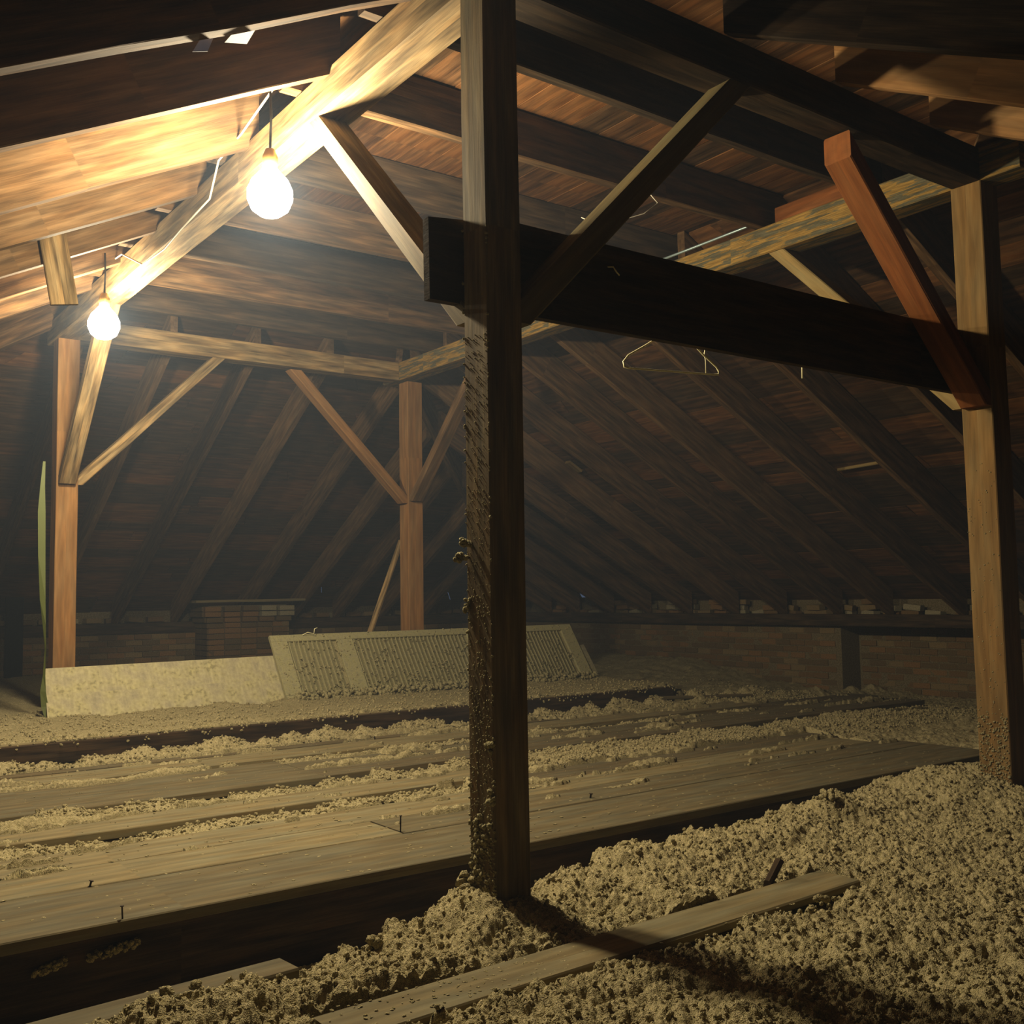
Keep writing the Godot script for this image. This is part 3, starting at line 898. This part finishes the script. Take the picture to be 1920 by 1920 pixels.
func insulation() -> void:
	var near := field("insulation", 0.0, 6.9, -3.72, -1.0, 0.0075, near_height, "lumpy grey-beige loose insulation in the foreground and around the nearest post")
	var mid := field("insulation", -0.6, 10.86, -7.6, -3.7, 0.016, mid_height, "loose insulation filling the furrows between the floor boards")
	var back := field("insulation", -0.6, 10.5, -13.98, -7.56, 0.04, back_height, "dusty insulation covering the platform and banked against the far corner")
	var rest := field("insulation", -3.3, 10.86, -1.02, 2.3, 0.2, func(x: float, z: float) -> float: return -0.02 + N.roll.get_noise_2d(x, z) * 0.04, "loose insulation behind the camera")
	var rest2 := field("insulation", -3.3, 0.02, -14.02, -0.9, 0.2, func(x: float, z: float) -> float: return -0.05 + N.roll.get_noise_2d(x, z) * 0.03, "loose insulation along the left eaves")
	var rest3 := field("insulation", 6.85, 10.86, -3.75, -0.9, 0.1, func(x: float, z: float) -> float: return -0.05 + N.roll.get_noise_2d(x, z) * 0.03, "loose insulation along the right eaves")
	var pl := []
	while pl.size() < 30000:
		var x := rng.randf_range(0.4, 6.6)
		var z := rng.randf_range(-3.55, -1.0)
		if z < trench_edge(x) - 0.03: continue
		if under_board(x, z, 0.01) > -8.0: continue
		var r := 0.0025 + 0.0085 * pow(rng.randf(), 3.0)
		pl.append(lump_at(Vector3(x, near_height(x, z) + r * 0.1, z), r))
	for i in 350:
		var x := rng.randf_range(0.9, 3.3)
		var z := rng.randf_range(-2.57, -2.39)
		var r := rng.randf_range(0.0015, 0.004)
		pl.append(flake_at(Vector3(x, 0.0115, z), r * 1.3))
	for q in [[4.25, 0.09, -3.2, 24], [0.92, -0.005, -2.95, 6], [1.08, 0.0, -2.9, 5], [1.62, 0.0, -2.93, 12], [3.02, 0.02, -2.34, 10], [2.0, 0.05, -2.98, 26], [2.05, 0.09, -3.06, 14]]:
		for i in q[3]:
			pl.append(lump_at(Vector3(q[0], q[1], q[2]) + Vector3(rng.randf_range(-0.05, 0.05), rng.randf_range(-0.03, 0.03), rng.randf_range(-0.04, 0.04)), rng.randf_range(0.006, 0.02)))
	# clumps caught on the joist in the trench
	for q in [[0.86, 0.05, -0.115], [1.07, 0.085, -0.100]]:
		for i in 60:
			var f := rng.randf_range(-1, 1)
			pl.append(lump_at(Vector3(q[0] + f * q[1], q[2] + 0.012 * f + rng.randf_range(-0.010, 0.010), -3.765 + rng.randf_range(-0.004, 0.018)), rng.randf_range(0.004, 0.010)))
	scatter("loose_clumps", pl, near, M.insulation)
	pl = []
	while pl.size() < 22000:
		var x := rng.randf_range(0.4, 9.5)
		var z := rng.randf_range(-7.5, -4.85)
		var ub := under_board(x, z, 0.01)
		if ub > -8.0 and rng.randf() < 0.93: continue
		var r := 0.0035 + 0.009 * pow(rng.randf(), 2.6)
		if ub > -8.0: r *= 0.35
		pl.append(lump_at(Vector3(x, maxf(mid_height(x, z), ub) + r * 0.3, z), r))
	# crumbs on the deck
	for i in 900:
		var x := rng.randf_range(0.4, 6.4)
		var z := rng.randf_range(-4.88, -3.76)
		if N.roll.get_noise_2d(x * 4.0, z * 8.0) < 0.0 and rng.randf() < 0.6: continue
		pl.append(flake_at(Vector3(x, 0.001, z), rng.randf_range(0.002, 0.0075)))
	for q in [[3.13, -4.33], [3.1, -4.36], [4.0, -4.45], [3.4, -4.62], [3.6, -4.75]]:
		for i in 22:
			pl.append(flake_at(Vector3(q[0] + rng.randf_range(-0.1, 0.1), 0.002, q[1] + rng.randf_range(-0.02, 0.02)), rng.randf_range(0.004, 0.014)))
	scatter("loose_clumps", pl, mid, M.insulation)
	pl = []
	while pl.size() < 5000:
		var x := rng.randf_range(1.0, 9.8)
		var z := rng.randf_range(-9.4, -7.62)
		if x > 7.6 and rng.randf() < 0.6: continue
		var r := 0.004 + 0.009 * pow(rng.randf(), 2.5)
		pl.append(lump_at(Vector3(x, back_height(x, z) + r * 0.3, z), r))
	for i in 700:
		var x := rng.randf_range(0.8, 7.6)
		if N.roll.get_noise_2d(x * 2.5, 12.0) < -0.05 and rng.randf() < 0.75: continue
		var f := rng.randf()
		pl.append(lump_at(Vector3(x, 0.150 - 0.05 * pow(f, 5.0), -7.60 + 0.045 * f), rng.randf_range(0.004, 0.011)))
	scatter("loose_clumps", pl, back, M.insulation)

func panels() -> void:
	# a smooth pale board leaning on the left post
	var lo := Vector3(1.98, 0.135, -8.80)
	var hi := Vector3(1.98, 0.545, -9.085)
	var up := (hi - lo).normalized()
	var h := lo.distance_to(hi)
	var pa := timber("cream_slab", lo + up * (h / 2), lo + up * (h / 2) + Vector3(2.02, 0.012, 0), h, 0.02, M.panel, "smooth cream-coloured panel leaning against the foot of the left post", "panel", "", up, 0.06, 0.0, 0.001, 0.004)
	# two louvred shutters in one long row, lying on their sides
	var s0 := 3.93
	var s1 := 7.5
	var blo := Vector3(0, 0.15, -8.70)
	var bhi := Vector3(0, 0.735, -9.12)
	var u := (bhi - blo).normalized()
	var n := Vector3(0, 0, 0)
	n = Vector3(1, 0, 0).cross(u).normalized()
	var H := blo.distance_to(bhi)
	var root := base("louvred_shutter", Vector3(s0, blo.y, blo.z))
	root.transform.basis = Basis(Vector3(1, 0, 0), u, n)
	tag(root, "long grey-green louvred shutter lying on its side, dusty, leaning on the far post", "shutter")
	var L := s1 - s0
	var parts := []
	var top_rail := mesh_node("stile", timber_mesh(L, 0.075, 0.035, 0.004, 0.001), M.shutter, root)
	top_rail.position = Vector3(0, H - 0.0375, 0)
	var bot := mesh_node("stile", timber_mesh(L, 0.075, 0.035, 0.004, 0.001), M.shutter, root)
	bot.position = Vector3(0, 0.0375, 0)
	for x in [0.0, 0.66, 2.15, L - 0.16]:
		var w := 0.16 if x == 0.0 or x > 3.0 else 0.17
		var o := mesh_node("rail", timber_mesh(H - 0.152, w, 0.034, 0.003, 0.001), M.shutter, root)
		o.transform = Transform3D(Basis(Vector3.UP, Vector3(-1, 0, 0), Vector3(0, 0, 1)), Vector3(x + w / 2, 0.076, 0))
	var sm := timber_mesh(H - 0.154, 0.046, 0.008, 0.002, 0.0008, 0, 0, 3)
	var fill := mesh_node("packed_dust", timber_mesh(L - 0.1, H - 0.1, 0.006, 0.001, 0.001), M.dust, root)
	fill.position = Vector3(0.05, H / 2.0, -0.009)
	var spans := [[0.17, 0.65], [0.84, 2.14], [2.33, L - 0.17]]
	for sp in spans:
		var x: float = sp[0] + 0.022
		while x < sp[1] - 0.01:
			var o := mesh_node("slat", sm, M.shutter, root)
			o.transform = Transform3D(Basis(Vector3.UP, Vector3(-1, 0, 0), Vector3(0, 0, 1)).rotated(Vector3.UP, 0.46), Vector3(x, 0.077, 0.0))
			x += 0.046
	var pl := []
	for i in 1700:
		var x := rng.randf_range(0.02, L - 0.02)
		var y := H * pow(rng.randf(), 1.9)
		var patchy: float = N.roll.get_noise_2d(x * 3.0, y * 5.0 + 30.0)
		if patchy < -0.05 and rng.randf() < 0.7: continue
		pl.append(lump_at(Vector3(x, y, 0.017), rng.randf_range(0.003, 0.010) * (1.5 if y < 0.12 else 1.0)))
	for i in 500:
		pl.append(lump_at(Vector3(rng.randf_range(0.1, L), rng.randf_range(0.0, 0.07), rng.randf_range(0.02, 0.06)), rng.randf_range(0.010, 0.026)))
	scatter("clinging_fluff", pl, root, M.dust)
	timber("leaning_offcut", Vector3(7.62, 0.18, -8.86), Vector3(7.58, 0.50, -9.05), 0.15, 0.03, M.panel, "short pale offcut board leaning just right of the louvred shutter", "board", "", Vector3(-1, 0, 0))
	timber("leaning_stick", Vector3(5.0, 0.66, -9.20), Vector3(5.50, 1.66, -9.39), 0.03, 0.06, M.plate, "thin lath leaning against the far post behind the shutter", "lath")

func nail(at: Vector3, dir: Vector3, length: float, r: float, label: String) -> MeshInstance3D:
	var o := mesh_node("nail", lathe_mesh([Vector2(0, -0.02), Vector2(r, -0.01), Vector2(r, length - 0.003), Vector2(r * 2.2, length - 0.003), Vector2(r * 2.2, length), Vector2(0, length)], 8), M.rust)
	var y := dir.normalized()
	var x := y.cross(Vector3(0.2, 0.1, 1)).normalized()
	o.transform = Transform3D(Basis(x, y, x.cross(y)), at)
	tag(o, label, "nail")
	return o

func small_things() -> void:
	nail(Vector3(2.486, 0.0, -4.27), Vector3(0.02, 1, 0), 0.075, 0.0032, "tall rusty nail standing at the board joint left of the middle post")
	nail(Vector3(1.088, 0.0, -3.745), Vector3(-0.05, 1, 0), 0.045, 0.003, "bent-up nail at the front edge of the deck at the left")
	nail(Vector3(1.11, 0.0, -4.245), Vector3(0.3, 1, 0), 0.022, 0.004, "short nail in the deck seam at the far left")
	nail(Vector3(3.66, 0.0, -4.30), Vector3(0.15, 1, 0.1), 0.026, 0.005, "stubby nail in the deck right of the middle post")
	# nails with fluff, driven into the nearest post
	for q in [[Vector3(2.064, 1.255, -3.03), Vector3(-1, 0.25, 0.1), "fluff-covered nail in the middle post, the upper of two"], [Vector3(2.064, 1.213, -3.05), Vector3(-1, 0.05, -0.3), "fluff-covered nail sticking out left of the middle post, the lower of two"]]:
		var o := nail(q[0], q[1], 0.045, 0.004, q[2])
		var pl := []
		for i in 14:
			pl.append(lump_at(Vector3(rng.randf_range(-0.006, 0.006), 0.01 + 0.035 * rng.randf(), rng.randf_range(-0.006, 0.006)), rng.randf_range(0.004, 0.010)))
		for i in 8:
			pl.append(lump_at(Vector3(rng.randf_range(-0.012, 0.012), 0.042 + rng.randf_range(-0.012, 0.008), rng.randf_range(-0.012, 0.012)), rng.randf_range(0.006, 0.012)))
		scatter("clinging_fluff", pl, o, M.dust)
	# wooden peg on the near plank
	timber("wooden_peg", Vector3(3.045, 0.010, -2.60), Vector3(3.16, 0.075, -2.635), 0.03, 0.03, M.dark, "dark chip of wood stuck up at the end of the loose plank", "chip", "", Vector3.UP, 0.5, -0.4, 0.003, 0.008)
	timber("roof_cleat", Vector3(7.64, 2.595, -9.25), Vector3(7.82, 2.50, -9.25), 0.03, 0.09, M.pale, "small pale cleat on the right roof slope, to the right of the middle post", "cleat")
	timber("roof_batten", Vector3(8.37, 2.215, -6.10), Vector3(8.33, 2.235, -5.42), 0.03, 0.035, M.pale, "thin pale batten across two rafters near the right post", "batten")
	var kn := mesh_node("bent_nail", tube_mesh([Vector3(2.79, 2.40, -3.10), Vector3(2.80, 2.395, -3.075), Vector3(2.815, 2.375, -3.072), Vector3(2.83, 2.365, -3.072)], 0.003, 6), M.wire)
	tag(kn, "small bent nail in the face of the wide dark plank", "nail")
	# coat hanger of wire
	var hz := -3.155
	var hanger := base("wire_hanger", Vector3(3.2, 2.15, hz))
	tag(hanger, "bent wire coat hanger dangling below the wide dark plank", "coat hanger")
	var c := Vector3(3.2, 2.15, hz)
	var path := [Vector3(3.215, 2.22, hz), Vector3(3.15, 2.182, hz), Vector3(3.04, 2.118, hz), Vector3(2.945, 2.066, hz), Vector3(2.918, 2.036, hz - 0.002), Vector3(2.921, 2.015, hz), Vector3(2.945, 2.012, hz), Vector3(3.1, 2.021, hz), Vector3(3.3, 2.033, hz), Vector3(3.46, 2.043, hz), Vector3(3.488, 2.047, hz), Vector3(3.492, 2.062, hz), Vector3(3.477, 2.08, hz), Vector3(3.40, 2.122, hz), Vector3(3.30, 2.188, hz), Vector3(3.24, 2.225, hz)]
	for i in path.size(): path[i] -= c
	mesh_node("wire_frame", tube_mesh(path, 0.0042, 6), M.wire, hanger)
	var hook := [Vector3(3.215, 2.22, hz), Vector3(3.227, 2.235, hz), Vector3(3.235, 2.26, hz), Vector3(3.24, 2.29, hz), Vector3(3.225, 2.315, hz), Vector3(3.20, 2.315, hz)]
	for i in hook.size(): hook[i] -= c
	mesh_node("hook", tube_mesh(hook, 0.003, 6), M.wire, hanger)
	var drop := [Vector3(3.41, 2.16, hz), Vector3(3.402, 2.13, hz), Vector3(3.409, 2.10, hz), Vector3(3.409, 2.042, hz)]
	for i in drop.size(): drop[i] -= c
	mesh_node("loose_wire", tube_mesh(drop, 0.0024, 5), M.wire, hanger)
	nail(Vector3(3.21, 2.305, -3.136), Vector3(0, 0.2, -1), 0.045, 0.003, "nail on the back of the wide plank that carries the coat hanger")
	var hk := mesh_node("bent_nail", tube_mesh([Vector3(4.03, 2.178, -3.155), Vector3(4.072, 2.182, -3.155), Vector3(4.08, 2.17, -3.155), Vector3(4.078, 2.095, -3.155)], 0.004, 6), M.wire)
	tag(hk, "bent nail hanging under the wide plank right of the coat hanger", "nail")
	# light blue-grey conduit above the flaking plate
	var pipe := mesh_node("conduit", tube_mesh([Vector3(5.30, 3.482, -5.9), Vector3(5.30, 3.484, -5.06), Vector3(5.30, 3.49, -4.5)], 0.009, 8), M.pipe)
	tag(pipe, "thin pale metal pipe lying along the top of the flaking plate beam", "pipe")
	var tb := timber("blocking_board", Vector3(5.44, 3.55, -4.36), Vector3(5.44, 3.55, -3.74), 0.10, 0.05, M.red, "reddish board stood on edge on the flaking plate beam", "board")
	# loose wire loop below the deck joists
	var wl := mesh_node("hanging_wire", tube_mesh([Vector3(4.36, 3.52, -4.45), Vector3(4.355, 3.474, -4.43), Vector3(4.34, 3.40, -4.36), Vector3(4.26, 3.33, -4.40), Vector3(4.10, 3.27, -4.47), Vector3(3.98, 3.25, -4.52), Vector3(3.9, 3.28, -4.55)], 0.003, 5), M.cable)
	tag(wl, "thin loose wire drooping under the deck joists at the right", "wire")
	# cable between the bulbs
	var cb := mesh_node("lamp_cable", tube_mesh([Vector3(1.93, 3.46, -4.44), Vector3(2.0, 3.47, -5.0), Vector3(2.0, 3.44, -5.32), Vector3(2.0, 3.27, -5.45), Vector3(2.0, 3.235, -5.9), Vector3(2.0, 3.2, -6.2), Vector3(2.02, 3.24, -6.7), Vector3(2.03, 3.45, -7.2), Vector3(2.03, 3.46, -7.35)], 0.006, 6), M.cable)
	tag(cb, "pale electric cable sagging along the plate beam between the two bulbs", "cable")
	# scraps of bright paper on the second rafter
	var scraps := [[Vector3(1.37, 3.085, -3.44), 0.115, 0.045, "bright white torn scrap hanging under the left slope's first rafter"], [Vector3(1.235, 3.01, -3.44), 0.075, 0.04, "greyish torn scrap hanging left of the bright white one"]]
	for s in scraps:
		var st := begin()
		var p := []
		var w: float = s[1]
		var hh: float = s[2]
		for q in [Vector3(-w * 0.5, -hh, 0), Vector3(w * 0.2, -hh * 0.6, 0.004), Vector3(w * 0.5, hh * 0.9, 0.0), Vector3(-w * 0.1, hh * 0.5, -0.004)]:
			p.append(q)
		for j in 4: p.append(p[j] + Vector3(0, 0, 0.0015))
		hexa(st, p)
		var o := mesh_node("torn_scrap", finish(st), M.paper if w > 0.1 else M.grey_scrap)
		o.position = s[0]
		tag(o, s[3], "scrap")
	# yellow-green strap
	var st2 := begin()
	var pts := [[1.927, 2.205, -8.9, 0.003, 0.2], [1.918, 2.0, -8.9, 0.022, 0.1], [1.915, 1.8, -8.9, 0.036, 0.0], [1.922, 1.45, -8.9, 0.034, 0.0], [1.935, 1.1, -8.9, 0.026, 0.4], [1.95, 0.9, -8.9, 0.018, 0.9], [1.962, 0.7, -8.9, 0.008, 1.2], [1.956, 0.5, -8.9, 0.014, 0.8], [1.95, 0.38, -8.9, 0.026, 0.3], [1.965, 0.26, -8.9, 0.032, 0.1], [1.99, 0.16, -8.88, 0.03, 0.0]]
	for i in pts.size() - 1:
		var q := []
		for e in [pts[i], pts[i + 1]]:
			var ctr := Vector3(e[0], e[1], e[2])
			var side := Vector3(cos(e[4]), 0, sin(e[4])) * maxf(e[3] * 0.8, 0.009)
			q.append([ctr - side, ctr + side])
		var dz := Vector3(0, 0, 0.003)
		hexa(st2, [q[0][0] - dz, q[0][1] - dz, q[1][1] - dz, q[1][0] - dz, q[0][0] + dz, q[0][1] + dz, q[1][1] + dz, q[1][0] + dz])
	var strap := mesh_node("webbing_strap", finish(st2), M.strap)
	tag(strap, "twisted yellow-green strap hanging beside the left post", "strap")
	# curl of wire on the shutter
	var curl := mesh_node("wire_curl", tube_mesh([Vector3(4.25, 0.735, -9.09), Vector3(4.30, 0.76, -9.08), Vector3(4.36, 0.745, -9.07), Vector3(4.37, 0.79, -9.08), Vector3(4.40, 0.80, -9.08)], 0.004, 5), M.wire)
	tag(curl, "small curl of wire on the top edge of the louvred shutter", "wire")
